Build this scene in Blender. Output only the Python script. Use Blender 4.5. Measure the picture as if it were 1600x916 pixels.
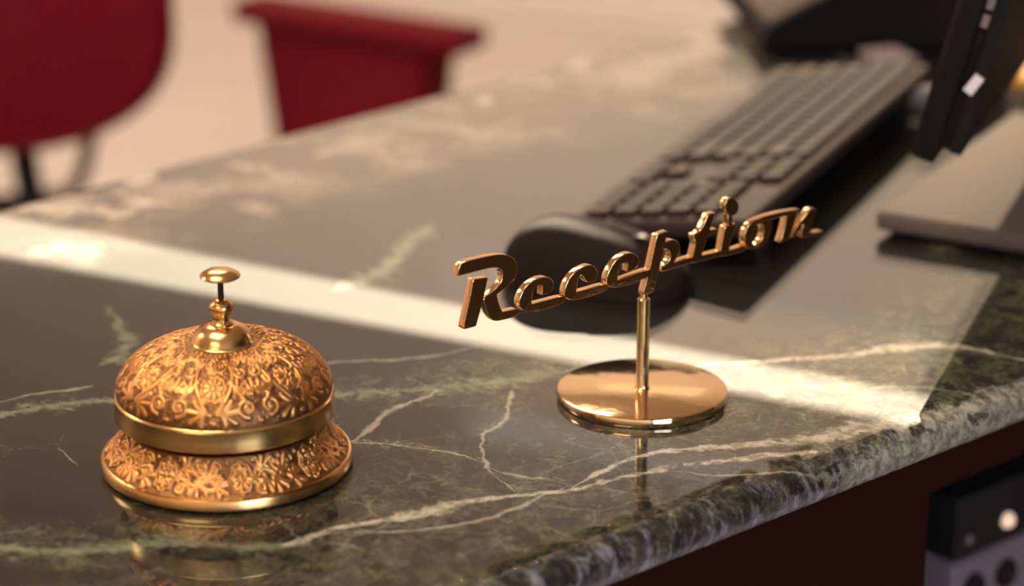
import bpy, bmesh, math, random
import numpy as np
from mathutils import Vector, Matrix
for _o in list(bpy.data.objects): bpy.data.objects.remove(_o)
SC = bpy.context.scene
COL = SC.collection
random.seed(7)
R = math.radians
CZ = 0.76                                   # height of the marble top above the floor

# ---------------------------------------------------------------- camera
cam = bpy.data.cameras.new('camera'); camo = bpy.data.objects.new('camera', cam); COL.objects.link(camo)
camo.location = (0, 0, CZ + 0.49255)
camo.rotation_euler = (R(90 - 19.7989), 0, 0)
cam.sensor_width = 36.0; cam.lens = 94.5; cam.clip_start = 0.05
cam.dof.use_dof = True; cam.dof.focus_distance = 1.25; cam.dof.aperture_fstop = 4.1; cam.dof.aperture_blades = 0
SC.camera = camo
SC.view_settings.view_transform = 'Standard'; SC.view_settings.look = 'None'
SC.view_settings.exposure = 0.0; SC.view_settings.gamma = 1.0; SC.view_settings.use_curve_mapping = False
SC.cycles.max_bounces = 8; SC.cycles.diffuse_bounces = 4; SC.cycles.glossy_bounces = 5
SC.cycles.caustics_reflective = True; SC.cycles.blur_glossy = 0.5
SC.cycles.sample_clamp_indirect = 6.0
world = bpy.data.worlds.new('world'); SC.world = world; world.use_nodes = True
world.node_tree.nodes['Background'].inputs[0].default_value = (0.9, 0.8, 0.7, 1)
world.node_tree.nodes['Background'].inputs[1].default_value = 2.0

sun = bpy.data.lights.new('sun', 'SUN'); suno = bpy.data.objects.new('sun', sun); COL.objects.link(suno)
SAZ, SEL = R(84.8), R(24.3)                 # where the sun stands: beyond the far wall, low
SDIR = Vector((math.cos(SEL) * math.cos(SAZ), math.cos(SEL) * math.sin(SAZ), math.sin(SEL)))
suno.rotation_euler = SDIR.to_track_quat('Z', 'Y').to_euler(); suno.location = SDIR * 12
sun.energy = 36.0; sun.angle = R(0.10); sun.color = (1.0, 0.84, 0.62)
# lamps of the room (built further down): radiance of each
LAMP_PANEL = 10.5      # warm ceiling panels
LAMP_FILL_FAR = 12.5  # added fill that brightens the far floor and walls
SHEER = 0.17          # part of the sun that passes the sheer blind
WINDOW_SKY = 10.0      # cool daylight behind the window

# ---------------------------------------------------------------- materials
def mat(name):
    m = bpy.data.materials.new(name); m.use_nodes = True
    nt = m.node_tree; b = nt.nodes['Principled BSDF']
    return m, nt, b
def N(nt, typ, **kw):
    n = nt.nodes.new(typ)
    for k, v in kw.items(): setattr(n, k, v)
    return n
def link(nt, a, b): nt.links.new(a, b)
def val(nt, sock, v):
    if hasattr(v, 'is_output'): nt.links.new(v, sock)
    else: sock.default_value = v
def mth(nt, op, a, b=None, c=None, clamp=False):
    n = nt.nodes.new('ShaderNodeMath'); n.operation = op; n.use_clamp = clamp
    val(nt, n.inputs[0], a)
    if b is not None: val(nt, n.inputs[1], b)
    if c is not None: val(nt, n.inputs[2], c)
    return n.outputs[0]
def noise(nt, vec, scale, detail=4, rough=0.55, dist=0.0):
    n = nt.nodes.new('ShaderNodeTexNoise'); val(nt, n.inputs['Vector'], vec)
    n.inputs['Scale'].default_value = scale; n.inputs['Detail'].default_value = detail
    n.inputs['Roughness'].default_value = rough; n.inputs['Distortion'].default_value = dist
    return n
def sstep(nt, x, a, b):
    n = nt.nodes.new('ShaderNodeMapRange'); n.interpolation_type = 'SMOOTHSTEP'
    val(nt, n.inputs[0], x); val(nt, n.inputs[1], a); val(nt, n.inputs[2], b)
    return n.outputs[0]
def mixc(nt, f, a, b):
    n = nt.nodes.new('ShaderNodeMix'); n.data_type = 'RGBA'; n.clamp_factor = True
    val(nt, n.inputs[0], f)
    for s, v in ((n.inputs[6], a), (n.inputs[7], b)):
        if hasattr(v, 'is_output'): nt.links.new(v, s)
        else: s.default_value = (v[0], v[1], v[2], 1)
    return n.outputs[2]
def simple(name, col, rough=0.5, metal=0.0, var=0.08, scale=40, bump=0.0, bscale=300, spec=0.5, coat=0.0, sheen=0.0):
    m, nt, b = mat(name)
    tc = N(nt, 'ShaderNodeTexCoord')
    n = noise(nt, tc.outputs['Object'], scale, 4)
    lo = [max(0, c * (1 - var)) for c in col]; hi = [min(1, c * (1 + var)) for c in col]
    link(nt, mixc(nt, n.outputs[0], lo, hi), b.inputs['Base Color'])
    b.inputs['Roughness'].default_value = rough; b.inputs['Metallic'].default_value = metal
    b.inputs['Specular IOR Level'].default_value = spec
    b.inputs['Coat Weight'].default_value = coat; b.inputs['Sheen Weight'].default_value = sheen
    if bump:
        n2 = noise(nt, tc.outputs['Object'], bscale, 3)
        bp = N(nt, 'ShaderNodeBump'); bp.inputs['Strength'].default_value = bump; bp.inputs['Distance'].default_value = 0.001
        link(nt, n2.outputs[0], bp.inputs['Height']); link(nt, bp.outputs[0], b.inputs['Normal'])
    return m
def emit(name, col, strength):
    m, nt, b = mat(name)
    b.inputs['Base Color'].default_value = (0.8, 0.8, 0.8, 1)
    b.inputs['Emission Color'].default_value = (*col, 1); b.inputs['Emission Strength'].default_value = strength
    return m

M_WALL = simple('cream_paint', (0.80, 0.67, 0.58), 0.75, var=0.03, scale=3, bump=0.05)
M_CEIL = simple('ceiling_paint', (0.55, 0.47, 0.42), 0.8, var=0.03, scale=3)
M_FLOOR = simple('floor_stone', (0.69, 0.59, 0.515), 0.6, var=0.07, scale=2.5)
M_BASE = simple('skirting_white', (0.88, 0.84, 0.78), 0.45, var=0.02)
M_DARKWOOD = simple('dark_timber', (0.030, 0.017, 0.011), 0.5, var=0.3, scale=20)
M_PANELWOOD = simple('dark_panelling', (0.030, 0.012, 0.007), 0.4, var=0.3, scale=8)
M_MAHOG = simple('mahogany', (0.022, 0.0028, 0.0012), 0.6, spec=0.15, var=0.35, scale=14)
M_NICHE = simple('niche_black', (0.006, 0.005, 0.006), 0.6)
M_BLACK = simple('black_plastic', (0.008, 0.0075, 0.0075), 0.55, bump=0.15, bscale=2500, spec=0.15)
M_BLACKG = simple('black_gloss', (0.010, 0.009, 0.009), 0.5, spec=0.15)
M_KEY = simple('key_plastic', (0.037, 0.0225, 0.0195), 0.78, var=0.1, spec=0.15)
M_KCASE = simple('keyboard_case', (0.037, 0.0225, 0.0195), 0.78, var=0.1, spec=0.15)
M_PLATE = simple('plate_metal', (0.125, 0.100, 0.083), 0.8, spec=0.15, var=0.05)
M_RED = simple('red_fabric', (0.172, 0.002, 0.008), 0.8, var=0.1, scale=60, bump=0.3, bscale=900, sheen=0.05, spec=0.15)
M_CHROME = simple('grey_metal', (0.6, 0.6, 0.6), 0.25, metal=1.0)
M_LABEL = simple('label_white', (0.75, 0.72, 0.75), 0.6, var=0.03)
M_YELLOW = simple('yellow_card', (0.85, 0.45, 0.05), 0.7)
M_PAPER = simple('paper', (0.75, 0.68, 0.62), 0.8)
M_PADGREY = simple('pad_grey', (0.22, 0.17, 0.17), 0.7)
M_GREYBOX = simple('grey_box', (0.22, 0.185, 0.21), 0.5)
M_CASTER = simple('brown_metal', (0.12, 0.08, 0.06), 0.5)
M_LED = emit('pilot_lamp', (1.0, 0.62, 0.36), 0.75)
def make_sheer():
    m, nt, b = mat('sheer_fabric'); b.inputs['Base Color'].default_value = (0.75, 0.66, 0.55, 1); b.inputs['Roughness'].default_value = 0.9
    tr = N(nt, 'ShaderNodeBsdfTransparent'); tr.inputs[0].default_value = (1, .95, .92, 1)
    mx = N(nt, 'ShaderNodeMixShader'); mx.inputs[0].default_value = 1 - SHEER ** 0.5      # the cloth is two faces thick
    link(nt, tr.outputs[0], mx.inputs[1]); link(nt, b.outputs[0], mx.inputs[2]); link(nt, mx.outputs[0], nt.nodes['Material Output'].inputs[0])
    return m
M_SHEER = make_sheer()
M_PANELGLOW = emit('lamp_diffuser', (1.0, 0.84, 0.66), LAMP_PANEL)
M_FILLFAR = emit('fill_diffuser_far', (1.0, 0.85, 0.70), LAMP_FILL_FAR)
M_SKY = emit('window_daylight', (0.72, 0.80, 1.0), WINDOW_SKY)
M_MOUSE = simple('mouse_plastic', (0.020, 0.0135, 0.012), 0.85, spec=0.06)
M_SCREEN = simple('screen_glass', (0.008, 0.008, 0.009), 0.12)

def make_gold():
    m, nt, b = mat('polished_brass')
    tc = N(nt, 'ShaderNodeTexCoord')
    n = noise(nt, tc.outputs['Object'], 25, 3)
    link(nt, mixc(nt, n.outputs[0], (0.88, 0.62, 0.32), (0.96, 0.72, 0.40)), b.inputs['Base Color'])
    b.inputs['Metallic'].default_value = 1; b.inputs['Roughness'].default_value = 0.1
    n1 = noise(nt, tc.outputs['Object'], 55, 2)
    bp = N(nt, 'ShaderNodeBump'); bp.inputs['Strength'].default_value = 0.55; bp.inputs['Distance'].default_value = 0.0006
    link(nt, n1.outputs[0], bp.inputs['Height']); link(nt, bp.outputs[0], b.inputs['Normal'])
    return m
M_GOLD = make_gold()
def make_letter():
    # cast brass: polished face, rough hand finished side walls (worn relief only on the walls)
    m, nt, b = mat('cast_brass')
    tc = N(nt, 'ShaderNodeTexCoord')
    n = noise(nt, tc.outputs['Object'], 60, 3)
    link(nt, mixc(nt, n.outputs[0], (0.74, 0.47, 0.22), (0.86, 0.58, 0.29)), b.inputs['Base Color'])
    b.inputs['Metallic'].default_value = 1; b.inputs['Roughness'].default_value = 0.14
    n1 = noise(nt, tc.outputs['Object'], 420, 3)
    bp = N(nt, 'ShaderNodeBump'); bp.inputs['Strength'].default_value = 0.35; bp.inputs['Distance'].default_value = 0.0004
    link(nt, n1.outputs[0], bp.inputs['Height']); link(nt, bp.outputs[0], b.inputs['Normal'])
    return m
M_LETTER = make_letter()
def make_bronze(name, polished=False):
    m, nt, b = mat(name)
    tc = N(nt, 'ShaderNodeTexCoord')
    n = noise(nt, tc.outputs['Object'], 30, 4)
    c = mixc(nt, n.outputs[0], (0.62, 0.29, 0.09), (0.76, 0.375, 0.125))
    b.inputs['Metallic'].default_value = 1
    if polished:
        c = mixc(nt, n.outputs[0], (0.70, 0.41, 0.14), (0.82, 0.52, 0.20))
        b.inputs['Roughness'].default_value = 0.22
        link(nt, c, b.inputs['Base Color'])
        n1 = noise(nt, tc.outputs['Object'], 90, 2)
        bp = N(nt, 'ShaderNodeBump'); bp.inputs['Strength'].default_value = 0.25; bp.inputs['Distance'].default_value = 0.0004
        link(nt, n1.outputs[0], bp.inputs['Height']); link(nt, bp.outputs[0], b.inputs['Normal'])
    else:
        at = N(nt, 'ShaderNodeAttribute'); at.attribute_name = 'relief'
        f = sstep(nt, at.outputs['Fac'], 0.05, 0.6)
        c2 = mixc(nt, f, (0.26, 0.125, 0.05), c)
        link(nt, c2, b.inputs['Base Color'])
        link(nt, mth(nt, 'MULTIPLY_ADD', f, -0.10, 0.48), b.inputs['Roughness'])
        n1 = noise(nt, tc.outputs['Object'], 900, 2)
        bp = N(nt, 'ShaderNodeBump'); bp.inputs['Strength'].default_value = 0.25; bp.inputs['Distance'].default_value = 0.0003
        link(nt, n1.outputs[0], bp.inputs['Height']); link(nt, bp.outputs[0], b.inputs['Normal'])
    return m
M_PIN = simple('dark_steel', (0.06, 0.04, 0.03), 0.35, metal=1.0)
M_BRONZE = make_bronze('antique_bronze'); M_BRONZEP = make_bronze('bronze_polished', True)

VEINS = {
 'A': [[0.699, 0.8573, 0.0], [0.7264, 0.8632, 0.0014], [0.7501, 0.8663, 0.0017], [0.7778, 0.8551, 0.00339], [0.8025, 0.8425, 0.00391], [0.8372, 0.8291, 0.005], [0.8585, 0.8263, 0.00724], [0.8779, 0.8153, 0.00827], [0.9106, 0.8141, 0.01003], [0.9506, 0.8091, 0.01124], [1.018, 0.8056, 0.0115]],
 'B': [[0.5677, 0.8873, 0.00135], [0.5954, 0.8864, 0.00245], [0.6157, 0.8823, 0.00273], [0.6322, 0.8788, 0.00437], [0.6588, 0.8737, 0.00275], [0.6766, 0.8669, 0.00192], [0.6909, 0.861, 0.00219], [0.7053, 0.856, 0.00191], [0.7293, 0.8527, 0.00193], [0.753, 0.848, 0.00221], [0.7733, 0.8396, 0.00275], [0.7944, 0.8316, 0.00274], [0.8154, 0.8229, 0.00218], [0.8265, 0.8161, 0.0]],
 'C': [[0.8467, 0.9373, 0.0], [0.8667, 0.9273, 0.0023], [0.8923, 0.9141, 0.00293], [0.921, 0.8996, 0.00354], [0.9454, 0.891, 0.00481], [0.9671, 0.8798, 0.00509], [0.9793, 0.8598, 0.00465], [0.9847, 0.8396, 0.00362], [1.0053, 0.8156, 0.0]],
 'D': [[0.893, 0.8616, 0.0], [0.9136, 0.8498, 0.00357], [0.9253, 0.8364, 0.00409], [0.9287, 0.823, 0.00344]],
 'E': [[0.6801, 1.0236, 0.00209], [0.6829, 1.0161, 0.00482], [0.7093, 1.0019, 0.00546], [0.7272, 0.9901, 0.00675], [0.7492, 0.9836, 0.00877], [0.7644, 0.9794, 0.00877], [0.7926, 0.9728, 0.00475], [0.8162, 0.9611, 0.0]],
 'F': [[0.6438, 0.9569, 0.0], [0.6557, 0.9621, 0.00252], [0.6727, 0.9695, 0.00257], [0.6893, 0.9808, 0.00263], [0.7035, 0.9842, 0.00233], [0.7153, 0.9834, 0.003], [0.7267, 0.9894, 0.00271]],
 'G': [[0.6787, 0.8687, 0.0], [0.6832, 0.8796, 0.00337], [0.6859, 0.8921, 0.00458], [0.6932, 0.9098, 0.00414], [0.7011, 0.9227, 0.00212], [0.7131, 0.932, 0.00216], [0.7278, 0.9365, 0.00219], [0.7379, 0.948, 0.0032], [0.7554, 0.9669, 0.00199]],
 'H': [[0.6448, 0.9716, 0.0], [0.6549, 0.9608, 0.00157], [0.6721, 0.9454, 0.00217], [0.6794, 0.932, 0.00274], [0.6873, 0.9134, 0.00297], [0.6914, 0.8897, 0.00344], [0.703, 0.8714, 0.0]],
 'I': [[0.6756, 1.0509, 0.0], [0.7018, 1.0516, 0.00183], [0.7178, 1.0447, 0.00219], [0.7388, 1.0351, 0.00254], [0.761, 1.0281, 0.00145], [0.7859, 1.0273, 0.0]],
 'J': [[0.55, 1.1084, 0.00148], [0.5638, 1.1081, 0.00149], [0.5741, 1.1043, 0.00223], [0.591, 1.0997, 0.00186], [0.5977, 1.0988, 0.0]],
 'K': [[0.5299, 1.0962, 0.00361], [0.5486, 1.0928, 0.00578], [0.5647, 1.0906, 0.00652], [0.5786, 1.0839, 0.00507], [0.5945, 1.0746, 0.00288], [0.6123, 1.0681, 0.0]],
 'L': [[0.4595, 0.9718, 0.00465], [0.4716, 0.9599, 0.00573], [0.4874, 0.9427, 0.0045], [0.5112, 0.9282, 0.00445], [0.5274, 0.9229, 0.00667], [0.5405, 0.9118, 0.00768], [0.5517, 0.8982, 0.00487], [0.5677, 0.8873, 0.00269], [0.5829, 0.8803, 0.0]],
 'M': [[0.5414, 1.0031, 0.0], [0.5419, 1.0157, 0.00162], [0.5436, 1.0276, 0.00296], [0.545, 1.038, 0.00234], [0.5457, 1.0471, 0.0]],
 'N': [[0.6107, 1.1216, 0.0], [0.625, 1.124, 0.00546], [0.6376, 1.1372, 0.00796], [0.6498, 1.1634, 0.0091], [0.6593, 1.1931, 0.0]],
 'P': [[0.5685, 0.8884, 0.0], [0.5891, 0.8846, 0.00162], [0.6077, 0.8725, 0.00188], [0.6357, 0.859, 0.00213], [0.6646, 0.8552, 0.00214], [0.69, 0.8599, 0.00164], [0.7021, 0.8612, 0.0]],
 'Q': [[0.7648, 1.1362, 0.0], [0.7875, 1.1446, 0.00684], [0.8032, 1.1485, 0.00778], [0.8292, 1.1666, 0.00537], [0.8563, 1.1855, 0.00739], [0.8803, 1.1994, 0.0]],
 'S': [[0.7504, 0.8464, 0.0], [0.7608, 0.8317, 0.00135], [0.7858, 0.8159, 0.00186], [0.817, 0.8064, 0.00133], [0.853, 0.809, 0.0]],
 'R': [[0.8, 0.8, 0.0], [0.835, 0.801, 0.008], [0.87, 0.8, 0.014], [0.93, 0.799, 0.018], [1.1, 0.8, 0.018]]}
def make_marble():
    m, nt, b = mat('green_marble')
    tc = N(nt, 'ShaderNodeTexCoord'); P = tc.outputs['Object']
    def vm(op, a, b_):
        n = nt.nodes.new('ShaderNodeVectorMath'); n.operation = op
        val(nt, n.inputs[0], a); val(nt, n.inputs[1] if op != 'SCALE' else n.inputs[3], b_)
        return n.outputs[0]
    w1 = vm('SCALE', vm('SUBTRACT', noise(nt, P, 26, 3).outputs['Color'], (0.5, 0.5, 0.5)), 0.010)
    w2 = vm('SCALE', vm('SUBTRACT', noise(nt, P, 130, 4, 0.6).outputs['Color'], (0.5, 0.5, 0.5)), 0.005)
    W = vm('ADD', vm('ADD', P, w1), w2)
    ph = R(38)
    sx = N(nt, 'ShaderNodeSeparateXYZ'); link(nt, W, sx.inputs[0])
    X, Y, Z = sx.outputs
    t = mth(nt, 'ADD', mth(nt, 'MULTIPLY', X, math.cos(ph)), mth(nt, 'MULTIPLY', Y, math.sin(ph)))
    s = mth(nt, 'ADD', mth(nt, 'MULTIPLY', X, -math.sin(ph)), mth(nt, 'MULTIPLY', Y, math.cos(ph)))
    wv = mth(nt, 'MULTIPLY_ADD', noise(nt, P, 90, 6, 0.75).outputs[0], 2.6, -0.30)      # varies a vein's width
    def fcurve(x, pts):
        n = nt.nodes.new('ShaderNodeFloatCurve'); cm = n.mapping; c = cm.curves[0]
        cm.use_clip = False
        while len(c.points) > 2: c.points.remove(c.points[1])
        c.points[0].location = pts[0]; c.points[-1].location = pts[-1]
        for p in pts[1:-1]: c.points.new(*p)
        for p in c.points: p.handle_type = 'AUTO_CLAMPED'
        cm.update(); n.inputs[0].default_value = 1
        val(nt, n.inputs[1], x)
        return n.outputs[0]
    def vein(pts, soft=0.7, wmul=1.0):
        t0, t1 = pts[0][0], pts[-1][0]
        s0 = min(p[1] for p in pts) - .002; s1 = max(p[1] for p in pts) + .002
        wm = max(p[2] for p in pts)
        x = mth(nt, 'DIVIDE', mth(nt, 'SUBTRACT', t, t0), t1 - t0, clamp=True)
        c = fcurve(x, [((p[0] - t0) / (t1 - t0), (p[1] - s0) / (s1 - s0)) for p in pts])
        c = mth(nt, 'MULTIPLY_ADD', c, s1 - s0, s0)
        w = fcurve(x, [((p[0] - t0) / (t1 - t0), p[2] / wm) for p in pts])
        w = mth(nt, 'MULTIPLY', mth(nt, 'MULTIPLY', w, wm * wmul), wv)
        # beyond its ends a vein stops
        inside = mth(nt, 'MULTIPLY', mth(nt, 'GREATER_THAN', t, t0), mth(nt, 'LESS_THAN', t, t1))
        d = mth(nt, 'ABSOLUTE', mth(nt, 'SUBTRACT', s, c))
        k = mth(nt, 'DIVIDE', mth(nt, 'SUBTRACT', w, d), mth(nt, 'MAXIMUM', mth(nt, 'MULTIPLY', w, soft), 2e-5), clamp=True)
        return mth(nt, 'MULTIPLY', k, inside)
    def combine(keys, **kw):
        o = None
        for k in keys:
            v = vein(VEINS[k], **kw); o = v if o is None else mth(nt, 'MAXIMUM', o, v)
        return o
    white = combine(['A', 'B', 'C', 'R'], soft=1.0, wmul=1.7)
    thin = combine(['F', 'G', 'H', 'I', 'J', 'P', 'S'], soft=1.0, wmul=1.05)
    softr = combine(['D', 'E', 'K', 'L', 'M', 'N', 'Q'], soft=1.0, wmul=2.0)
    brk = noise(nt, W, 110, 6, 0.72, 0.5).outputs[0]
    def feather(k, amt, lo, hi): return mth(nt, 'MULTIPLY', sstep(nt, mth(nt, 'ADD', k, mth(nt, 'MULTIPLY', mth(nt, 'SUBTRACT', brk, 0.5), amt)), lo, hi), mth(nt, 'GREATER_THAN', k, 0.001))
    white = feather(white, 2.0, 0.15, 0.75); thin = feather(thin, 2.0, 0.15, 0.85); soft = feather(softr, 3.6, 0.25, 1.0)
    # distance from the front edge (along the inward normal of the counter)
    fr = mth(nt, 'ADD', mth(nt, 'MULTIPLY', mth(nt, 'SUBTRACT', X, 0.0539), -0.6587), mth(nt, 'MULTIPLY', mth(nt, 'SUBTRACT', Y, 1.055), 0.7524))
    # ground: purple black with green black clouds
    big = noise(nt, W, 14, 4, 0.6)
    col = mixc(nt, sstep(nt, big.outputs[0], 0.42, 0.6), (0.012, 0.0072, 0.0078), (0.006, 0.0085, 0.005))
    fine = noise(nt, W, 260, 5, 0.7)
    col = mixc(nt, sstep(nt, fine.outputs[0], 0.5, 0.75), col, (0.032, 0.027, 0.021))
    # olive mottling, strongest towards the front edge and in loose clouds
    clouds = noise(nt, W, 9, 3, 0.5)
    reg = mth(nt, 'MAXIMUM', sstep(nt, fr, 0.17, 0.07), mth(nt, 'MULTIPLY', sstep(nt, clouds.outputs[0], 0.55, 0.70), sstep(nt, fr, 0.30, 0.20)))
    halo = combine(['B', 'E', 'G', 'H', 'L'], soft=1.0, wmul=7.0)
    reg = mth(nt, 'MAXIMUM', reg, mth(nt, 'MULTIPLY', sstep(nt, halo, 0.15, 0.75), 0.9))
    reg = mth(nt, 'MULTIPLY', reg, mth(nt, 'MULTIPLY_ADD', sstep(nt, big.outputs[0], 0.4, 0.6), 0.6, 0.5), clamp=True)
    mott = noise(nt, W, 75, 6, 0.68, 0.6)
    mo = mth(nt, 'MULTIPLY', sstep(nt, mott.outputs[0], 0.40, 0.62), reg)
    col = mixc(nt, mo, col, (0.105, 0.105, 0.050))
    mott2 = noise(nt, W, 120, 6, 0.7, 1.0)
    col = mixc(nt, mth(nt, 'MULTIPLY', sstep(nt, mott2.outputs[0], 0.50, 0.70), reg), col, (0.22, 0.21, 0.135))
    # fine net of hair veins
    vo = N(nt, 'ShaderNodeTexVoronoi'); vo.feature = 'DISTANCE_TO_EDGE'; vo.inputs['Scale'].default_value = 30
    link(nt, vm('ADD', W, w1), vo.inputs['Vector'])
    hair = mth(nt, 'MULTIPLY', sstep(nt, vo.outputs['Distance'], 0.035, 0.0), sstep(nt, noise(nt, P, 22, 2).outputs[0], 0.46, 0.62))
    col = mixc(nt, mth(nt, 'MULTIPLY', hair, mth(nt, 'MULTIPLY_ADD', reg, 0.45, 0.08)), col, (0.30, 0.32, 0.22))
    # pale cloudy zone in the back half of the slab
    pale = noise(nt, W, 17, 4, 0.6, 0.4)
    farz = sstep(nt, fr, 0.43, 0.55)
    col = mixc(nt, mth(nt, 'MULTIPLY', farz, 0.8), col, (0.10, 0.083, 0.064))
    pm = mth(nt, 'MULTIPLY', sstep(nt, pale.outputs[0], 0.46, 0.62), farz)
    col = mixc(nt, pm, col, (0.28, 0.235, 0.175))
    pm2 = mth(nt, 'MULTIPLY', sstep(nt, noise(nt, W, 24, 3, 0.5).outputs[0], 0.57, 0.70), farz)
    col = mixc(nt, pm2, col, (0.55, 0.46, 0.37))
    grain = noise(nt, vm('MULTIPLY', W, (1.0, 1.0, 1.0)), 420, 4, 0.75).outputs[0]
    col = mixc(nt, sstep(nt, grain, 0.40, 0.62), mixc(nt, 0.55, col, (0.006, 0.005, 0.005)), col)
    # veins
    gcol = mixc(nt, noise(nt, P, 160, 4, 0.7).outputs[0], (0.07, 0.095, 0.048), (0.34, 0.36, 0.24))
    col = mixc(nt, mth(nt, 'MULTIPLY', soft, mth(nt, 'MULTIPLY_ADD', mott2.outputs[0], 1.2, 0.15)), col, gcol)
    col = mixc(nt, mth(nt, 'MULTIPLY', thin, mth(nt, 'MULTIPLY_ADD', mott2.outputs[0], 0.9, 0.25)), col, (0.40, 0.37, 0.28))
    wn = noise(nt, P, 170, 5, 0.7)
    wcol = mixc(nt, sstep(nt, wn.outputs[0], 0.35, 0.62), (0.16, 0.165, 0.105), (0.50, 0.46, 0.36))
    lens = sstep(nt, noise(nt, vm('MULTIPLY', W, (1.0, 1.0, 1.0)), 60, 3, 0.6).outputs[0], 0.60, 0.66)
    wm_ = mth(nt, 'MULTIPLY', white, mth(nt, 'SUBTRACT', 1.0, lens))
    col = mixc(nt, wm_, col, wcol)
    # rounded edge: wispy stone threads, with cool daylight painted in as bluish grey
    along = mth(nt, 'ADD', mth(nt, 'MULTIPLY', X, 0.7524), mth(nt, 'MULTIPLY', Y, 0.6587))
    cx = N(nt, 'ShaderNodeCombineXYZ'); link(nt, along, cx.inputs[0])
    val(nt, cx.inputs[1], mth(nt, 'MULTIPLY', fr, 0.35)); val(nt, cx.inputs[2], mth(nt, 'MULTIPLY', Z, 0.35))
    edge = sstep(nt, fr, 0.016, 0.001)
    ew = noise(nt, cx.outputs[0], 190, 5, 0.7, 0.3)
    low = sstep(nt, Z, CZ - 0.008, CZ - 0.019)  # the painted daylight is palest low on the edge
    ef = mth(nt, 'ADD', mth(nt, 'MULTIPLY', sstep(nt, ew.outputs[0], 0.46, 0.72), 0.75), mth(nt, 'MULTIPLY', low, 0.35))
    edge_lit_col = mixc(nt, ef, mixc(nt, 0.5, col, (0.012, 0.012, 0.014)), (0.40, 0.39, 0.46))
    col = mixc(nt, mth(nt, 'MULTIPLY', edge, mth(nt, 'SUBTRACT', 0.85, mth(nt, 'MULTIPLY', white, 0.6))), col, edge_lit_col)
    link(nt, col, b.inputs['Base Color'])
    # a waxed polish over slightly open stone: sharp coat above a broad haze
    b.inputs['Roughness'].default_value = 0.78; b.inputs['IOR'].default_value = 1.5; b.inputs['Specular IOR Level'].default_value = 0.16
    b.inputs['Coat Weight'].default_value = 1.0; b.inputs['Coat IOR'].default_value = 1.44
    rn = noise(nt, P, 60, 3)
    link(nt, mth(nt, 'MULTIPLY_ADD', rn.outputs[0], 0.012, 0.003), b.inputs['Coat Roughness'])
    return m
M_MARBLE = make_marble()

# ---------------------------------------------------------------- building helpers
def obj(name, bm, m, parent=None, smooth=False, loc=None):
    me = bpy.data.meshes.new(name)
    bm.normal_update(); bm.to_mesh(me); bm.free()
    me.materials.append(m)
    if smooth:
        for p in me.polygons: p.use_smooth = True
        try: me.set_sharp_from_angle(angle=R(38))
        except Exception: pass
    o = bpy.data.objects.new(name, me); COL.objects.link(o)
    if parent is not None: o.parent = parent
    if loc is not None: o.location = loc
    return o
def tag(o, label=None, cat=None, group=None, kind=None):
    if label: o['label'] = label
    if cat: o['category'] = cat
    if group: o['group'] = group
    if kind: o['kind'] = kind
    return o
def empty(name, loc=(0, 0, 0), rz=0.0, label=None, cat=None, group=None, kind=None):
    o = bpy.data.objects.new(name, None); COL.objects.link(o)
    o.empty_display_size = 0.02
    o.location = loc; o.rotation_euler = (0, 0, rz)
    return tag(o, label, cat, group, kind)
def box(bm, lo, hi, bev=0.0, seg=2, mtx=None):
    v = [bm.verts.new((x, y, z)) for x in (lo[0], hi[0]) for y in (lo[1], hi[1]) for z in (lo[2], hi[2])]
    f = [(0, 1, 3, 2), (4, 6, 7, 5), (0, 4, 5, 1), (2, 3, 7, 6), (0, 2, 6, 4), (1, 5, 7, 3)]
    fs = [bm.faces.new([v[i] for i in q]) for q in f]
    if bev > 0:
        es = list({e for q in fs for e in q.edges})
        r = bmesh.ops.bevel(bm, geom=es, offset=bev, segments=seg, profile=0.5, affect='EDGES')
        v = list({w for q in r['faces'] for w in q.verts} | {w for q in fs if q.is_valid for w in q.verts})
    if mtx is not None: bmesh.ops.transform(bm, matrix=mtx, verts=[w for w in v if w.is_valid])
    return v
def BX(name, lo, hi, m, parent=None, bev=0.0, seg=2, smooth=None):
    bm = bmesh.new(); box(bm, lo, hi, bev, seg)
    return obj(name, bm, m, parent, smooth=(bev > 0) if smooth is None else smooth)
def prism(bm, pts, d, axis='y', off=0.0):
    """polygon in two axes, swept along the third"""
    def mk(p, k):
        if axis == 'y': return (p[0], k, p[1])
        if axis == 'z': return (p[0], p[1], k)
        return (k, p[0], p[1])
    a = [bm.verts.new(mk(p, off)) for p in pts]; b = [bm.verts.new(mk(p, off + d)) for p in pts]
    n = len(pts)
    bm.faces.new(a); bm.faces.new(b[::-1])
    for i in range(n): bm.faces.new((a[i], b[i], b[(i + 1) % n], a[(i + 1) % n]))
    bmesh.ops.recalc_face_normals(bm, faces=bm.faces[:])
def lathe(name, prof, m, parent=None, seg=96, loc=None, closed=True):
    """prof: (radius, z) from bottom to top"""
    bm = bmesh.new(); rings = []
    for r, z in prof:
        if r < 1e-6: rings.append([bm.verts.new((0, 0, z))])
        else: rings.append([bm.verts.new((r * math.cos(2 * math.pi * k / seg), r * math.sin(2 * math.pi * k / seg), z)) for k in range(seg)])
    for a, b in zip(rings, rings[1:]):
        for k in range(seg):
            k2 = (k + 1) % seg
            if len(a) == 1 and len(b) == 1: continue
            if len(a) == 1: bm.faces.new((a[0], b[k2], b[k]))
            elif len(b) == 1: bm.faces.new((a[k], a[k2], b[0]))
            else: bm.faces.new((a[k], a[k2], b[k2], b[k]))
    if closed:
        if len(rings[0]) > 1: bm.faces.new(rings[0][::-1])
        if len(rings[-1]) > 1: bm.faces.new(rings[-1])
    return obj(name, bm, m, parent, smooth=True, loc=loc)
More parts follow.
